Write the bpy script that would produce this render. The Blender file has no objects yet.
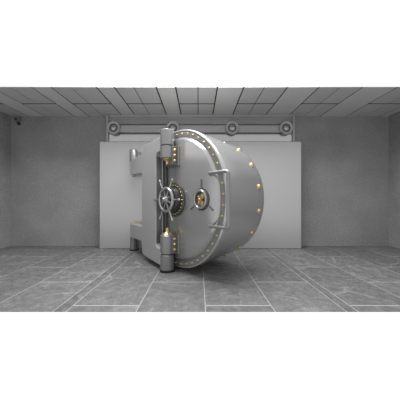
import bpy, bmesh, math, random
from mathutils import Matrix, Vector
random.seed(7)
C = bpy.context.scene.collection
PI = math.pi
R = math.radians

# ------------------------------------------------------------------ materials
def new_mat(name):
    m = bpy.data.materials.new(name); m.use_nodes = True
    nt = m.node_tree
    return m, nt, nt.nodes, nt.links, nt.nodes['Principled BSDF']

def ramp(nodes, stops):
    r = nodes.new('ShaderNodeValToRGB')
    while len(r.color_ramp.elements) < len(stops): r.color_ramp.elements.new(0.5)
    for e, (p, v) in zip(r.color_ramp.elements, stops):
        e.position = p
        e.color = (v, v, v, 1) if not isinstance(v, tuple) else (*v, 1)
    return r

def metal(name, col, metallic, rough, noise=0.04, scale=3.0, bump=0.0, detail=6):
    m, nt, N, L, b = new_mat(name)
    tc = N.new('ShaderNodeTexCoord')
    n = N.new('ShaderNodeTexNoise'); n.inputs['Scale'].default_value = scale; n.inputs['Detail'].default_value = detail
    L.new(tc.outputs['Object'], n.inputs['Vector'])
    c = col if isinstance(col, tuple) else (col, col, col)
    r = ramp(N, [(0.0, tuple(x*(1-noise) for x in c)), (1.0, tuple(min(1, x*(1+noise)) for x in c))])
    L.new(n.outputs['Fac'], r.inputs['Fac']); L.new(r.outputs['Color'], b.inputs['Base Color'])
    rr = N.new('ShaderNodeMapRange'); rr.inputs['To Min'].default_value = rough*0.85; rr.inputs['To Max'].default_value = rough*1.15
    L.new(n.outputs['Fac'], rr.inputs['Value']); L.new(rr.outputs['Result'], b.inputs['Roughness'])
    b.inputs['Metallic'].default_value = metallic
    if bump:
        bp = N.new('ShaderNodeBump'); bp.inputs['Strength'].default_value = bump; bp.inputs['Distance'].default_value = 0.01
        n2 = N.new('ShaderNodeTexNoise'); n2.inputs['Scale'].default_value = 1.3; n2.inputs['Detail'].default_value = 2
        L.new(tc.outputs['Object'], n2.inputs['Vector']); L.new(n2.outputs['Fac'], bp.inputs['Height'])
        L.new(bp.outputs['Normal'], b.inputs['Normal'])
    return m

STEEL = metal('satin steel', 0.42, 0.75, 0.25, noise=0.01, scale=0.6, detail=2)
PLUG = metal('plug steel', 0.46, 0.62, 0.22, noise=0.01, scale=0.6, detail=2)
FACE = metal('polished steel face', 0.42, 0.65, 0.17, noise=0.01, scale=0.6, detail=2)
PAINT = metal('grey enamel', 0.37, 0.15, 0.42, noise=0.01, scale=0.6, detail=2)
BARREL = metal('barrel steel', 0.25, 0.5, 0.32, noise=0.01, scale=0.6, detail=2)
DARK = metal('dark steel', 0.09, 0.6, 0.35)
CHROME = metal('bright chrome', 0.68, 0.9, 0.18)
BRASS = metal('brass', (0.66, 0.50, 0.23), 0.8, 0.30)
PANEL = metal('brushed panel', 0.42, 0.4, 0.30, noise=0.01, scale=0.5, detail=2)
FRIEZE = metal('frieze steel', 0.46, 0.7, 0.18, noise=0.02)
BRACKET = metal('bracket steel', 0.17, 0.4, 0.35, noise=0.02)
BLACK = metal('black plastic', 0.012, 0.0, 0.3)
CAMGREY = metal('grey plastic', 0.16, 0.0, 0.4)

def wall_mat():
    m, nt, N, L, b = new_mat('fine grey plaster')
    tc = N.new('ShaderNodeTexCoord')
    big = N.new('ShaderNodeTexNoise'); big.inputs['Scale'].default_value = 1.2; big.inputs['Detail'].default_value = 5
    fine = N.new('ShaderNodeTexNoise'); fine.inputs['Scale'].default_value = 38; fine.inputs['Detail'].default_value = 5; fine.inputs['Roughness'].default_value = 0.75
    L.new(tc.outputs['Object'], big.inputs['Vector']); L.new(tc.outputs['Object'], fine.inputs['Vector'])
    mx = N.new('ShaderNodeMath'); mx.operation = 'MULTIPLY_ADD'; mx.inputs[1].default_value = 0.35
    L.new(big.outputs['Fac'], mx.inputs[0]); L.new(fine.outputs['Fac'], mx.inputs[2])
    r = ramp(N, [(0.45, 0.15), (0.90, 0.37)])
    L.new(mx.outputs[0], r.inputs['Fac']); L.new(r.outputs['Color'], b.inputs['Base Color'])
    b.inputs['Roughness'].default_value = 0.85
    bp = N.new('ShaderNodeBump'); bp.inputs['Strength'].default_value = 0.5; bp.inputs['Distance'].default_value = 0.02
    L.new(fine.outputs['Fac'], bp.inputs['Height']); L.new(bp.outputs['Normal'], b.inputs['Normal'])
    return m
WALL = wall_mat()

def slate_mat():
    m, nt, N, L, b = new_mat('grey slate tile')
    tc = N.new('ShaderNodeTexCoord')
    at = N.new('ShaderNodeAttribute'); at.attribute_name = 'tile'       # one random shift and tone for each tile
    ad = N.new('ShaderNodeVectorMath'); ad.operation = 'ADD'
    sc = N.new('ShaderNodeVectorMath'); sc.operation = 'SCALE'; sc.inputs['Scale'].default_value = 40
    L.new(at.outputs['Color'], sc.inputs[0])
    L.new(tc.outputs['Object'], ad.inputs[0]); L.new(sc.outputs[0], ad.inputs[1])
    warp = N.new('ShaderNodeTexNoise'); warp.inputs['Scale'].default_value = 1.6; warp.inputs['Detail'].default_value = 3
    L.new(ad.outputs[0], warp.inputs['Vector'])
    mxv = N.new('ShaderNodeMixRGB'); mxv.inputs['Fac'].default_value = 0.35
    L.new(ad.outputs[0], mxv.inputs['Color1']); L.new(warp.outputs['Color'], mxv.inputs['Color2'])
    mot = N.new('ShaderNodeTexNoise'); mot.inputs['Scale'].default_value = 14.0; mot.inputs['Detail'].default_value = 9; mot.inputs['Roughness'].default_value = 0.68
    L.new(mxv.outputs[0], mot.inputs['Vector'])
    vo = N.new('ShaderNodeTexVoronoi'); vo.feature = 'DISTANCE_TO_EDGE'; vo.inputs['Scale'].default_value = 1.7
    L.new(mxv.outputs[0], vo.inputs['Vector'])
    vr = ramp(N, [(0.0, 1.0), (0.035, 0.0)])
    L.new(vo.outputs['Distance'], vr.inputs['Fac'])
    fine = N.new('ShaderNodeTexNoise'); fine.inputs['Scale'].default_value = 60; fine.inputs['Detail'].default_value = 4
    L.new(tc.outputs['Object'], fine.inputs['Vector'])
    base = ramp(N, [(0.25, 0.085), (0.5, 0.142), (0.75, 0.225)])
    m1 = N.new('ShaderNodeMath'); m1.operation = 'MULTIPLY_ADD'; m1.inputs[1].default_value = 0.5
    L.new(fine.outputs['Fac'], m1.inputs[0]); L.new(mot.outputs['Fac'], m1.inputs[2])
    m2 = N.new('ShaderNodeMath'); m2.operation = 'SUBTRACT'; m2.inputs[1].default_value = 0.25
    L.new(m1.outputs[0], m2.inputs[0]); L.new(m2.outputs[0], base.inputs['Fac'])
    veil = N.new('ShaderNodeTexNoise'); veil.inputs['Scale'].default_value = 2.0; veil.inputs['Detail'].default_value = 2
    L.new(ad.outputs[0], veil.inputs['Vector'])
    vm = ramp(N, [(0.42, 0.0), (0.62, 0.45)]); L.new(veil.outputs['Fac'], vm.inputs['Fac'])
    mul = N.new('ShaderNodeMath'); mul.operation = 'MULTIPLY'
    L.new(vr.outputs['Color'], mul.inputs[0]); L.new(vm.outputs['Color'], mul.inputs[1])
    mx = N.new('ShaderNodeMixRGB'); mx.inputs['Color2'].default_value = (0.36, 0.36, 0.36, 1)
    L.new(mul.outputs[0], mx.inputs['Fac']); L.new(base.outputs['Color'], mx.inputs['Color1'])
    tone = N.new('ShaderNodeSeparateColor'); L.new(at.outputs['Color'], tone.inputs['Color'])
    tr = N.new('ShaderNodeMapRange'); tr.inputs['To Min'].default_value = 0.88; tr.inputs['To Max'].default_value = 1.1
    L.new(tone.outputs['Blue'], tr.inputs['Value'])
    fm = N.new('ShaderNodeVectorMath'); fm.operation = 'SCALE'
    L.new(mx.outputs[0], fm.inputs[0]); L.new(tr.outputs['Result'], fm.inputs['Scale'])
    L.new(fm.outputs[0], b.inputs['Base Color'])
    b.inputs['Roughness'].default_value = 0.55
    bp = N.new('ShaderNodeBump'); bp.inputs['Strength'].default_value = 0.25; bp.inputs['Distance'].default_value = 0.01
    L.new(mot.outputs['Fac'], bp.inputs['Height']); L.new(bp.outputs['Normal'], b.inputs['Normal'])
    return m
SLATE = slate_mat()
GROUT = metal('pale grout', 0.36, 0.0, 0.9)
CEIL = metal('ceiling panel', 0.52, 0.0, 0.6, noise=0.05)
CEILBAND = metal('pale ceiling strip', 0.60, 0.0, 0.6, noise=0.05)
GAP = metal('dark joint', 0.03, 0.0, 0.9)

# ------------------------------------------------------------------ mesh helpers
def link(name, bm, mat, parent=None, smooth=True, bevel=0.0, seg=2, angle=40, mats=None):
    bmesh.ops.recalc_face_normals(bm, faces=bm.faces)
    me = bpy.data.meshes.new(name); bm.to_mesh(me); bm.free()
    for m in (mats or [mat]): me.materials.append(m)
    o = bpy.data.objects.new(name, me); C.objects.link(o)
    if smooth:
        for p in me.polygons: p.use_smooth = True
        me.set_sharp_from_angle(angle=R(angle))
    if bevel:
        bv = o.modifiers.new('bevel', 'BEVEL'); bv.width = bevel; bv.segments = seg
        bv.limit_method = 'ANGLE'; bv.angle_limit = R(35); bv.harden_normals = True
    if parent: o.parent = parent
    return o

def box(bm, x0, x1, y0, y1, z0, z1, mi=0):
    v = [bm.verts.new(p) for p in ((x0,y0,z0),(x1,y0,z0),(x1,y1,z0),(x0,y1,z0),(x0,y0,z1),(x1,y0,z1),(x1,y1,z1),(x0,y1,z1))]
    fs = []
    for i in ((0,3,2,1),(4,5,6,7),(0,1,5,4),(1,2,6,5),(2,3,7,6),(3,0,4,7)):
        f = bm.faces.new([v[k] for k in i]); f.material_index = mi; fs.append(f)
    return fs

AXY = Matrix(((1,0,0,0),(0,0,-1,0),(0,1,0,0),(0,0,0,1)))   # lathe axis: local z -> -y (towards the viewer)
AXZ = Matrix.Identity(4)
def lathe(bm, prof, n=48, M=AXZ, at=(0,0,0), mi=0, closed=False):
    """prof: (radius, height) along the axis"""
    T = Matrix.Translation(at) @ M
    rings = []
    for r, h in prof:
        if r < 1e-6: rings.append([bm.verts.new(T @ Vector((0,0,h)))])
        else: rings.append([bm.verts.new(T @ Vector((r*math.cos(2*PI*i/n), r*math.sin(2*PI*i/n), h))) for i in range(n)])
    pairs = list(zip(rings, rings[1:]))
    if closed: pairs.append((rings[-1], rings[0]))
    for a, b in pairs:
        for i in range(n):
            j = (i+1) % n
            q = [a[i % len(a)], a[j % len(a)], b[j % len(b)], b[i % len(b)]]
            u = []
            for v in q:
                if v not in u: u.append(v)
            if len(u) > 2:
                f = bm.faces.new(u); f.material_index = mi

def tube(bm, pts, r, n=12, r1=None):
    pts = [Vector(p) for p in pts]
    rings = []; up = None
    for i, p in enumerate(pts):
        a = pts[max(i-1,0)]; b = pts[min(i+1,len(pts)-1)]
        d = (b-a).normalized()
        if up is None:
            up = d.orthogonal().normalized()
        up = (up - d*up.dot(d)).normalized(); s = d.cross(up)
        rr = r if r1 is None else r + (r1-r)*i/(len(pts)-1)
        rings.append([bm.verts.new(p + rr*(math.cos(2*PI*k/n)*up + math.sin(2*PI*k/n)*s)) for k in range(n)])
    for a, b in zip(rings, rings[1:]):
        for k in range(n): bm.faces.new((a[k], a[(k+1)%n], b[(k+1)%n], b[k]))
    bm.faces.new(rings[0][::-1]); bm.faces.new(rings[-1])

def fillet(poly, radii, n=6):
    out = []
    m = len(poly)
    for i in range(m):
        p = Vector(poly[i]); a = Vector(poly[i-1]); b = Vector(poly[(i+1) % m]); r = radii[i]
        if r <= 0: out.append(p.copy()); continue
        d1 = (a-p).normalized(); d2 = (b-p).normalized()
        ang = d1.angle(d2); t = r/math.tan(ang/2); cc = p + (d1+d2).normalized()*r/math.sin(ang/2)
        p1 = p+d1*t; p2 = p+d2*t
        v1 = p1-cc; v2 = p2-cc; w = v1.angle(v2)
        for k in range(n+1):
            f = k/n
            out.append(cc + (v1*math.sin((1-f)*w)+v2*math.sin(f*w))/math.sin(w))
    return out

def prism(bm, poly, y0, y1):
    """outline in (x, z), thickness along y"""
    a = [bm.verts.new((p[0], y0, p[1])) for p in poly]; b = [bm.verts.new((p[0], y1, p[1])) for p in poly]
    bm.faces.new(a); bm.faces.new(b[::-1])
    for i in range(len(poly)):
        j = (i+1) % len(poly)
        bm.faces.new((a[i], b[i], b[j], a[j]))

def thing(name, label, cat, loc, rotz=0, group=None):
    o = bpy.data.objects.new(name, None); C.objects.link(o); o.empty_display_size = 0.1
    o.location = loc; o.rotation_euler = (0, 0, rotz); o['label'] = label; o['category'] = cat
    if group: o['group'] = group
    return o
def struct(o): o['kind'] = 'structure'; return o
def part_copy(o, parent, M):
    c = o.copy(); C.objects.link(c); c.parent = parent; c.matrix_local = M; return c

# ------------------------------------------------------------------ the room
EYE = 1.30; H = 3.66; BACK = 6.53; FRONT = 2.688; CFRONT = 4.83
XL = -5.30; XR = 5.38

# floor: staggered slate tiles with a narrow strip course, pale grout between
bm = bmesh.new()
und = 0.14
gv = [bm.verts.new(p) for p in ((XL,FRONT+0.001,-0.0008),(XR,FRONT+0.001,-0.0008),(XR,BACK+.1,-0.0008),(XL,BACK+.1,-0.0008),
                                (XL,FRONT+und,-0.05),(XR,FRONT+und,-0.05),(XR,BACK+.1,-0.05),(XL,BACK+.1,-0.05))]
for i in ((0,1,2,3),(7,6,5,4),(0,4,5,1),(1,5,6,2),(2,6,7,3),(3,7,4,0)):
    bm.faces.new([gv[k] for k in i]).material_index = 1
lay = bm.loops.layers.float_color.new('tile')
cols = [XL, -4.95, -4.14, -3.33, -2.51, -1.70, -1.545, -0.728, 0.083, 0.893, 1.725, 1.86, 2.68, 3.54, 4.36, 5.17, XR]
par = {5: None, 10: None}
phase = [0,0,1,0,1,None,0,1,0,1,None,0,1,0,1,0]
A0 = 2.846; TL = 1.63; g = 0.0058
for ci in range(len(cols)-1):
    x0, x1 = cols[ci]+g, cols[ci+1]-g
    if ci in (5, 10): ys = [FRONT, BACK]
    else:
        off = A0 + (TL/2 if phase[ci] else 0)
        ys = sorted(set([FRONT] + [off + k*TL for k in range(-2, 5) if FRONT+.02 < off + k*TL < BACK-.02] + [BACK]))
    for j, (ya, yb) in enumerate(zip(ys, ys[1:])):
        fs = box(bm, x0, x1, ya + (.011 if j else 0), yb - (0 if j == len(ys)-2 else .011), -0.003, 0.0, 0)
        c = (random.random(), random.random(), random.random(), 1)
        for f in fs:
            for l in f.loops: l[lay] = c
struct(link('floor', bm, None, smooth=False, mats=[SLATE, GROUT]))

# walls
bm = bmesh.new(); box(bm, XL-.15, XR+.15, BACK, BACK+.15, -0.05, H); struct(link('wall_back', bm, WALL, smooth=False))
bm = bmesh.new(); box(bm, XL-.15, XL, FRONT, BACK, -0.05, H); struct(link('wall_left', bm, WALL, smooth=False))
bm = bmesh.new(); box(bm, XR, XR+.15, FRONT, BACK, -0.05, H); struct(link('wall_right', bm, WALL, smooth=False))

# ceiling: long panels and paler strips running towards the back wall, dark joints between
k_c = 2.36/113
cpx = [-56, -31.5, -9, 9, 31, 50.5, 70, 96, 114, 133.5, 156, 175.5, 198, 217.5, 244, 264.7, 288, 319.5, 341, 363, 398, 421, 444, 470]
cx = [(p-198.5)*k_c for p in cpx]
bands = {(-31.5), 31, 96, 156, 217.5, 288, 363, 444}
bm = bmesh.new()
# backing slab, its front undercut so that the panels make the front edge
z0, z1 = H+0.012, H+0.06
bv = [(XL-.15,CFRONT+.01,z0),(XR+.15,CFRONT+.01,z0),(XR+.15,BACK+.15,z0),(XL-.15,BACK+.15,z0),
      (XL-.15,CFRONT+.25,z1),(XR+.15,CFRONT+.25,z1),(XR+.15,BACK+.15,z1),(XL-.15,BACK+.15,z1)]
bv = [bm.verts.new(p) for p in bv]
for i in ((0,1,2,3),(7,6,5,4),(0,4,5,1),(1,5,6,2),(2,6,7,3),(3,7,4,0)):
    bm.faces.new([bv[k] for k in i]).material_index = 2
YJ = 5.68
for i in range(len(cx)-1):
    a, b = max(cx[i], XL), min(cx[i+1], XR)
    if b - a < 0.03: continue
    band = cpx[i] in bands
    ga = 0.016 if (band or (i and cpx[i-1] in bands)) else 0.009
    gb = 0.016 if (band or (i+1 < len(cpx) and cpx[i+1] in bands)) else 0.009
    if band: box(bm, a+ga, b-gb, CFRONT, BACK, H, H+0.0115, 1)
    else:
        box(bm, a+ga, b-gb, CFRONT, YJ-0.035, H, H+0.0115, 0)
        box(bm, a+ga, b-gb, YJ+0.035, BACK, H, H+0.0115, 0)
struct(link('ceiling', bm, None, smooth=False, mats=[CEIL, CEILBAND, GAP]))

# ------------------------------------------------------------------ big steel panel and the frieze above it
PY = 6.13
bm = bmesh.new()
poly = fillet([(-2.635,0),(2.74,0),(2.74,2.862),(-2.635,2.862)], [0,0,.05,.05], 5)
prism(bm, poly, PY, BACK-.002)
p = link('steel_panel', bm, PANEL, bevel=0.025, seg=3)
p['label'] = 'wide pale satin steel slab standing on the floor behind the vault door'; p['category'] = 'panel'

FY = 6.36
def fx(px): return (px-198.5)*FY/231
def fz(py): return EYE + (200-py)*FY/231
fr = thing('wall_frieze', 'grey steel frieze with four round bosses above the pale steel slab', 'frieze', (0, FY, 2.86))
fo = Vector((0, FY, 2.86))
def rel(bm):
    bmesh.ops.translate(bm, verts=bm.verts, vec=-fo); return bm
XA, XB, ZT = fx(106), fx(295), H-0.003
bm = bmesh.new(); box(bm, XA+.02, XB-.02, FY+.05, BACK, 2.864, ZT-.02); link('back_plate', rel(bm), FRIEZE, fr)
bm = bmesh.new()
w = 0.062
box(bm, XA, XA+w, FY, BACK, 2.864, ZT); box(bm, XB-w, XB, FY, BACK, 2.864, ZT); box(bm, XA+w, XB-w, FY, BACK, ZT-w*.8, ZT)
link('border', rel(bm), PAINT, fr, bevel=0.012)
bm = bmesh.new(); box(bm, fx(114), fx(286), FY-.0, FY+.06, fz(132.4), fz(125)); link('rail', rel(bm), PAINT, fr, bevel=0.015)
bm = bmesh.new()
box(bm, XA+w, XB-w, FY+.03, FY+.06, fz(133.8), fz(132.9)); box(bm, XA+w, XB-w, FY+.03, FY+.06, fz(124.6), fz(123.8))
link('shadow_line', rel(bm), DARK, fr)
boss = None
for px in (114, 173, 232, 285.7):
    M = Matrix.Translation(Vector((fx(px), FY-.01, fz(128.3))) - fo)
    if boss is None:
        bm = bmesh.new(); lathe(bm, [(0,-.03),(.18,-.03),(.184,.045),(.170,.06),(.135,.06),(.115,.045),(.115,.02),(0,.02)], 40, AXY)
        boss = link('boss', bm, PAINT, fr); boss.matrix_local = M
        bm = bmesh.new(); lathe(bm, [(.113,.021),(.113,.026),(.098,.03),(.083,.026),(.083,.021)], 40, AXY); ring = link('dark_ring', bm, DARK, boss)
        bm = bmesh.new(); lathe(bm, [(.07,.031),(.066,.055),(.045,.062),(.04,.05),(.02,.05),(0,.06)], 32, AXY); cen = link('button', bm, STEEL, boss)
    else:
        c = part_copy(boss, fr, M); part_copy(ring, c, Matrix.Identity(4)); part_copy(cen, c, Matrix.Identity(4))

# ------------------------------------------------------------------ the vault door
PHI = R(49.24)
ox, oy = -0.412, 4.294
vd = thing('vault_door', 'huge round grey steel vault door swung open with brass bolts and hand wheel', 'vault door', (ox, oy, 0), -PHI)
ZC = 1.322
# local frame: x along the face (to the right, towards the viewer), -y out of the face, z up
R0, R1, LEN = 1.262, 1.127, 1.13
bm = bmesh.new()
lathe(bm, [(0,-.02),(1.225,-.02),(1.235,.0),(1.250,.0),(1.262,-.012),(1.266,-.035),(1.262,-.07),(1.247,-.22),(1.202,-.62),(1.163,-.96),(1.147,-1.10),(1.138,-1.125),(1.12,-1.135),(0,-1.135)],
      160, AXY, (0,0,ZC))
plug = link('door_plug', bm, PLUG, vd, angle=50)
bm = bmesh.new()
lathe(bm, [(0,.03),(1.075,.03),(1.085,.027),(1.125,-.008),(1.13,-.02),(0,-.02)], 160, AXY, (0,0,ZC))
face = link('face_plate', bm, FACE, vd, angle=30)
bm = bmesh.new()
lathe(bm, [(1.13,-.022),(1.132,-.008),(1.225,-.008),(1.232,-.022)], 160, AXY, (0,0,ZC), closed=True)
fring = link('bolt_ring', bm, BARREL, vd, angle=30)

def dome(bm, r, h, M, n=14):
    lathe(bm, [(r*1.25,-.012),(r*1.25,h*.12),(r,h*.2),(r*.86,h*.62),(r*.5,h*.92),(0,h)], n, M)
bm = bmesh.new(); dome(bm, .0145, .026, AXY)
bolt = None
NB = 46
for k in range(NB):
    a = 1.42 - k*2*PI/NB
    M = Matrix.Translation((1.188*math.cos(a), .008, ZC + 1.188*math.sin(a)))
    if bolt is None: bolt = link('ring_bolt', bm, BRASS, fring); bolt.matrix_local = M; bolt['label'] = 'small brass bolt head'
    else: part_copy(bolt, fring, M)
# larger brass bolts round the side of the plug, near its back
sb = None
YB = 0.955
rs = 1.163 - (YB-.96)*.15
for k in range(17):
    a = R(52.9) - k*2*PI/17
    tilt = Matrix.Rotation(-a + PI/2, 4, 'Y')
    M = Matrix.Translation((rs*math.cos(a), YB, ZC + rs*math.sin(a))) @ tilt
    if sb is None:
        bm = bmesh.new(); dome(bm, .041, .034, AXZ, 18); sb = link('side_bolt', bm, BRASS, plug); sb.matrix_local = M; sb['label'] = 'large brass bolt head'
    else: part_copy(sb, plug, M)

# round lock housing with the hand wheel on its front
WX, WZ = 0.010, 1.305
bm = bmesh.new(); lathe(bm, [(.31,.028),(.31,.06),(.295,.072),(.23,.072),(.225,.165),(.205,.18),(0,.18)], 56, AXY, (WX,0,WZ)); dr = link('lock_housing', bm, DARK, vd)
hb = None
for k in range(24):
    a = 2*PI*k/24
    M = Matrix.Translation((WX+.268*math.cos(a), -.072, WZ+.268*math.sin(a)))
    if hb is None:
        bm = bmesh.new(); dome(bm, .011, .018, AXY, 10); hb = link('housing_bolt', bm, BRASS, dr); hb.matrix_local = M; hb['label'] = 'tiny brass bolt head'
    else: part_copy(hb, dr, M)
WH = 0.235
bm = bmesh.new()
lathe(bm, [(.180,WH-.014),(.190,WH-.026),(.220,WH-.026),(.232,WH-.012),(.232,WH+.010),(.220,WH+.024),(.194,WH+.024),(.180,WH+.012)], 64, AXY, (WX,0,WZ), closed=True)
wheel = link('hand_wheel', bm, STEEL, vd)
bm = bmesh.new(); lathe(bm, [(0,.06),(.05,.06),(.05,WH-.03),(.075,WH-.022),(.075,WH+.01),(.05,WH+.03),(.022,WH+.075),(0,WH+.08)], 24, AXY, (WX,0,WZ))
link('hub', bm, BARREL, wheel)
bm = bmesh.new(); tube(bm, [(.06,0,0),(.19,0,0)], .018, 8, .013); isp = None
for k in range(8):
    a = 2*PI*(k+.5)/8
    M = Matrix.Translation((WX, -WH+.004, WZ)) @ Matrix.Rotation(-a, 4, 'Y')
    if isp is None: isp = link('inner_spoke', bm, BARREL, wheel); isp.matrix_local = M
    else: part_copy(isp, wheel, M)
bm = bmesh.new(); lathe(bm, [(.016,.20),(.014,.33),(.016,.37),(.021,.385),(.021,.41),(.014,.422),(0,.424)], 12, Matrix.Rotation(PI/2, 4, 'Y'))
sp = None
for k in range(6):
    a = 2*PI*k/6
    M = Matrix.Translation((WX, -WH, WZ)) @ Matrix.Rotation(-a, 4, 'Y')
    if sp is None: sp = link('spoke', bm, STEEL, wheel); sp.matrix_local = M
    else: part_copy(sp, wheel, M)

# dial with brass gears inside a steel ring, three thin arms
DX, DZ = 0.748, 1.31
bm = bmesh.new(); lathe(bm, [(.122,.02),(.157,.02),(.157,.080),(.150,.088),(.130,.088),(.122,.080)], 48, AXY, (DX,0,DZ), closed=True)
dial = link('combination_dial', bm, STEEL, vd)
bm = bmesh.new(); lathe(bm, [(0,.026),(.18,.026),(.18,.042),(.17,.046),(0,.046)], 40, AXY, (DX,0,DZ)); link('dial_back', bm, DARK, dial)
for (gx, gz, gr, gh) in ((-.005,.0,.042,.078), (.036,.052,.047,.058), (.030,-.062,.044,.056), (-.055,.045,.030,.052), (-.052,-.055,.032,.050)):
    bm = bmesh.new()
    n = 14; pr = []
    for i in range(n*2):
        rr = gr if i % 2 == 0 else gr*.84
        for da in (-.35, .35):
            a = 2*PI*(i+da)/(2*n); pr.append((DX+gx+rr*math.cos(a), DZ+gz+rr*math.sin(a)))
    prism(bm, pr, -gh, -gh+.022)
    lathe(bm, [(gr*.45,0),(gr*.45,gh+.006),(gr*.3,gh+.012),(0,gh+.012)], 14, AXY, (DX+gx,-.0,DZ+gz))
    link('brass_gear', bm, BRASS, dial, angle=30)
bm = bmesh.new(); tube(bm, [(.150,0,0),(.32,0,0)], .0075, 10); ar = None
for k, deg in enumerate((90, 212, 328)):
    M = Matrix.Translation((DX, -.048, DZ)) @ Matrix.Rotation(-R(deg), 4, 'Y')
    if ar is None: ar = link('dial_arm', bm, DARK, dial); ar.matrix_local = M
    else: part_copy(ar, dial, M)

# U shaped pull handle reaching over the bolt ring
bm = bmesh.new()
hz0, hz1 = 0.905, 1.705
pts = []
def arc(c, a0, a1, r, ax, n=6):
    return [Vector(c) + r*(math.cos(a0+(a1-a0)*i/n)*Vector(ax[0]) + math.sin(a0+(a1-a0)*i/n)*Vector(ax[1])) for i in range(n+1)]
hy, hx0, hx1 = -.085, .965, 1.362
pts += [Vector((hx0, -.02, hz1))] + arc((hx0+.03, hy+.03, hz1), PI, PI*1.5, .03, ((1,0,0),(0,1,0)))
pts += arc((hx1-.05, hy, hz1-.05), PI/2, 0, .05, ((1,0,0),(0,0,1)))
pts += arc((hx1-.05, hy, hz0+.05), 0, -PI/2, .05, ((1,0,0),(0,0,1)))
pts += arc((hx0+.03, hy+.03, hz0), PI*1.5, PI, .03, ((1,0,0),(0,1,0))) + [Vector((hx0, -.02, hz0))]
tube(bm, pts, .026, 14)
ph = link('pull_handle', bm, BARREL, vd)
for z in (hz0, hz1):
    bm = bmesh.new(); lathe(bm, [(.04,.028),(.04,.036),(.03,.042),(.0,.042)], 20, AXY, (hx0,0,z)); link('handle_foot', bm, BARREL, ph)

# hinge barrels standing in front of the face
BX, BH = -0.055, 0.165
def barrel(name, z0, z1, r=.126):
    bm = bmesh.new(); e = .012
    lathe(bm, [(0,z0),(r-e,z0),(r,z0+e),(r,z1-e),(r-e,z1),(0,z1)], 40, AXZ, (BX,-BH,0)); return link(name, bm, BARREL, vd)
b1 = barrel('hinge_barrel', 2.288, 2.575); b2 = barrel('hinge_barrel', 2.055, 2.276)
b3 = barrel('hinge_barrel', .325, .665); b4 = barrel('hinge_barrel', .024, .313)
bm = bmesh.new(); lathe(bm, [(0,.0),(.138,.0),(.138,.04),(.10,.05),(0,.05)], 36, AXZ, (BX,-BH,0)); link('black_base', bm, BLACK, b4)  # black disc paints the shadow at the foot of the barrel
def brass(name, prof, par):
    bm = bmesh.new(); lathe(bm, prof, 28, AXZ, (BX,-BH,0)); o = link(name, bm, BRASS, par); o['label'] = 'brass finial'; return o
brass('brass_cap', [(0,2.57),(.085,2.57),(.085,2.582),(.05,2.592),(0,2.594)], b1)
brass('finial', [(0,2.06),(.088,2.06),(.088,2.046),(.07,2.03),(.035,2.01),(.026,1.99),(.026,1.95),(0,1.945)], b2)
brass('finial', [(0,.66),(.10,.66),(.10,.672),(.08,.695),(.035,.72),(.026,.735),(.026,.79),(0,.795)], b3)
for z0, z1 in ((.78,1.96),):
    bm = bmesh.new(); lathe(bm, [(0,z0),(.011,z0),(.011,z1),(0,z1)], 12, AXZ, (BX-.035,-.108,0)); link('hinge_rod', bm, DARK, vd)
# brackets tie the inner barrels to the face, three brass bolts on each
def bracket(z0, z1, bz):
    bm = bmesh.new(); box(bm, -.14, .095, -.15, -.025, z0, z1); o = link('hinge_bracket', bm, BRACKET, vd, bevel=.008)
    bm = bmesh.new(); box(bm, -.20, .155, -.062, -.025, z0-.012, z1+.012); link('flange', bm, BARREL, o, bevel=.01)
    for z in bz:
        bm = bmesh.new(); dome(bm, .024, .030, Matrix.Rotation(PI/2, 4, 'Y')); q = link('bracket_bolt', bm, BRASS, o); q.location = (.095, -.105, z); q['label'] = 'brass bolt head'
bracket(1.93, 2.272, (2.20, 2.105, 2.01)); bracket(.332, .672, (.60, .505, .41))

# crane hinge: thick steel yoke from the wall pivots to the outer barrels
PIV = Vector((-1.675, 5.97, 0)); bw = Vector((ox, oy, 0)) + Matrix.Rotation(-PHI, 3, 'Z') @ Vector((BX, -BH, 0))
dv = (bw - PIV); SL = dv.length; ang = math.atan2(dv.y, dv.x)
Mw = Matrix.Translation(PIV) @ Matrix.Rotation(ang, 4, 'Z')
Mroot = Matrix.Translation((ox, oy, 0)) @ Matrix.Rotation(-PHI, 4, 'Z')
My = Mroot.inverted() @ Mw
outer = [(.04,.36),(.945,.39),(.972,.105),(SL-.02,.10),(SL-.02,.322),
         (SL-.10,.322),(SL-.10,.40),(1.765,.40),(1.765,2.20),(SL-.10,2.20),(SL-.10,2.278),(SL-.02,2.278),
         (SL-.02,2.455),(1.03,2.478),(.965,2.325),(.04,2.285),(.04,1.93),(.955,1.90),(.955,.715),(.04,.70)]
rad = [.05,.04,.13,0,0,0,0,.09,.09,0,0,0,0,.11,.04,.05,.05,.05,.05,.05]
bm = bmesh.new(); prism(bm, fillet(outer, rad, 6), -.105, .105)
yk = link('crane_hinge', bm, PAINT, vd, bevel=.012); yk.matrix_local = My
bm = bmesh.new(); box(bm, 1.763, 1.772, -.085, .085, .47, 2.13); box(bm, 1.772, 1.86, .06, .075, .47, 2.13); link('recess_shade', bm, BRACKET, yk)['label'] = 'dark sheets painting the shade inside the tall opening'  # darker sheets put the shade of the opening into colour
bm = bmesh.new(); lathe(bm, [(0,.405),(.018,.405),(.018,2.195),(0,2.195)], 14, AXZ, (1.805,.02,0)); link('opening_bar', bm, BARREL, yk)
def pivot(name, prof, capz, mat=BARREL, r=.085):
    bm = bmesh.new(); lathe(bm, prof, 32, AXZ); o = link(name, bm, mat, vd)
    o.matrix_local = My; return o
p1 = pivot('wall_pivot', [(0,2.288),(.10,2.288),(.10,2.575),(.09,2.59),(0,2.59)], 2.6, BARREL)
bm = bmesh.new(); lathe(bm, [(0,2.588),(.066,2.588),(.066,2.604),(.04,2.615),(0,2.616)], 24, AXZ); o = link('brass_cap', bm, BRASS, p1); o['label'] = 'brass cap'
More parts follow.
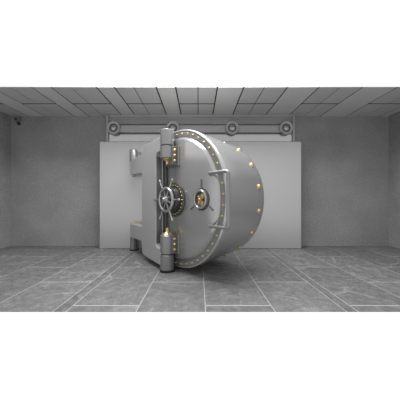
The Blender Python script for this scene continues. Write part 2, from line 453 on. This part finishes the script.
bm = bmesh.new(); lathe(bm, [(0,1.93),(.05,1.93),(.05,1.912),(.03,1.895),(0,1.892)], 24, AXZ); o = link('brass_cap', bm, BRASS, p1); o['label'] = 'brass cap'
p2 = pivot('floor_pivot', [(0,0.02),(.088,0.02),(.088,.355),(0,.355)], .3, BARREL)
bm = bmesh.new(); lathe(bm, [(0,.70),(.065,.70),(.065,.715),(.04,.728),(0,.73)], 24, AXZ); o = link('brass_cap', bm, BRASS, p2); o['label'] = 'brass cap'
bm = bmesh.new(); lathe(bm, [(0,0),(.098,0),(.098,.03),(.088,.04),(0,.04)], 24, AXZ); link('black_base', bm, BLACK, p2)
# lugs hold the pivots to the slab
bm = bmesh.new()
for z0, z1, xa in ((2.32,2.56,-1.53),(.06,.32,-1.62)): box(bm, -1.74, xa, 5.99, 6.128, z0, z1)
bmesh.ops.transform(bm, matrix=Mroot.inverted(), verts=bm.verts)
link('pivot_lug', bm, BARREL, vd, bevel=.008)

# ------------------------------------------------------------------ security camera in the corner
sc = thing('security_camera', 'small black security camera mounted high on the back wall near the left corner', 'camera', (-5.05, 6.38, 3.54))
bm = bmesh.new(); tube(bm, [(-.02,.14,-.085),(-.01,.09,-.085),(.0,.05,-.06),(.0,.0,0)], .022, 12); tube(bm, [(-.02,.1495,-.085),(-.02,.13,-.085)], .042, 16); link('bracket', bm, BLACK, sc)
bm = bmesh.new(); lathe(bm, [(0,-.06),(.045,-.06),(.066,-.035),(.070,.04),(.064,.05),(.042,.05),(.040,.042),(0,.042)], 28, AXY); hd = link('housing', bm, CAMGREY, sc); hd.rotation_euler = (R(20), 0, R(38))
bm = bmesh.new(); lathe(bm, [(.039,.041),(.036,.047),(.022,.055),(0,.058)], 24, AXY); link('lens', bm, BLACK, hd)

# ------------------------------------------------------------------ light
w = bpy.data.worlds.new('white surroundings'); bpy.context.scene.world = w; w.use_nodes = True
N = w.node_tree.nodes; L = w.node_tree.links
tc = N.new('ShaderNodeTexCoord'); sp_ = N.new('ShaderNodeSeparateXYZ'); L.new(tc.outputs['Generated'], sp_.inputs[0])
mr = N.new('ShaderNodeMapRange'); mr.inputs['From Min'].default_value = -0.25; mr.inputs['From Max'].default_value = 0.25
mr.inputs['To Min'].default_value = 0.9; mr.inputs['To Max'].default_value = 1.05
L.new(sp_.outputs['Y'], mr.inputs['Value'])
bg = N['Background']; bg.inputs['Color'].default_value = (1,1,1,1); L.new(mr.outputs['Result'], bg.inputs['Strength'])

def area(name, loc, target, size, size_y, power):
    l = bpy.data.lights.new(name, 'AREA'); l.shape = 'RECTANGLE'; l.size = size; l.size_y = size_y; l.energy = power
    o = bpy.data.objects.new(name, l); C.objects.link(o); o.location = loc
    o.rotation_euler = (Vector(target)-Vector(loc)).to_track_quat('-Z', 'Y').to_euler(); return o
area('overhead_light', (-0.2, 4.0, 4.7), (-0.2, 4.7, 1.0), 4.0, 1.2, 330)

cam = bpy.data.cameras.new('camera'); co = bpy.data.objects.new('camera', cam); C.objects.link(co)
co.location = (0, 0, EYE); co.rotation_euler = (PI/2, 0, 0)
cam.sensor_width = 36; cam.sensor_fit = 'HORIZONTAL'; cam.lens = 231/400*36; cam.shift_x = 1.5/400; cam.clip_start = 0.05
S = bpy.context.scene; S.camera = co
S.view_settings.view_transform = 'Standard'; S.view_settings.look = 'None'; S.view_settings.exposure = 0; S.view_settings.gamma = 1
S.view_settings.use_curve_mapping = False
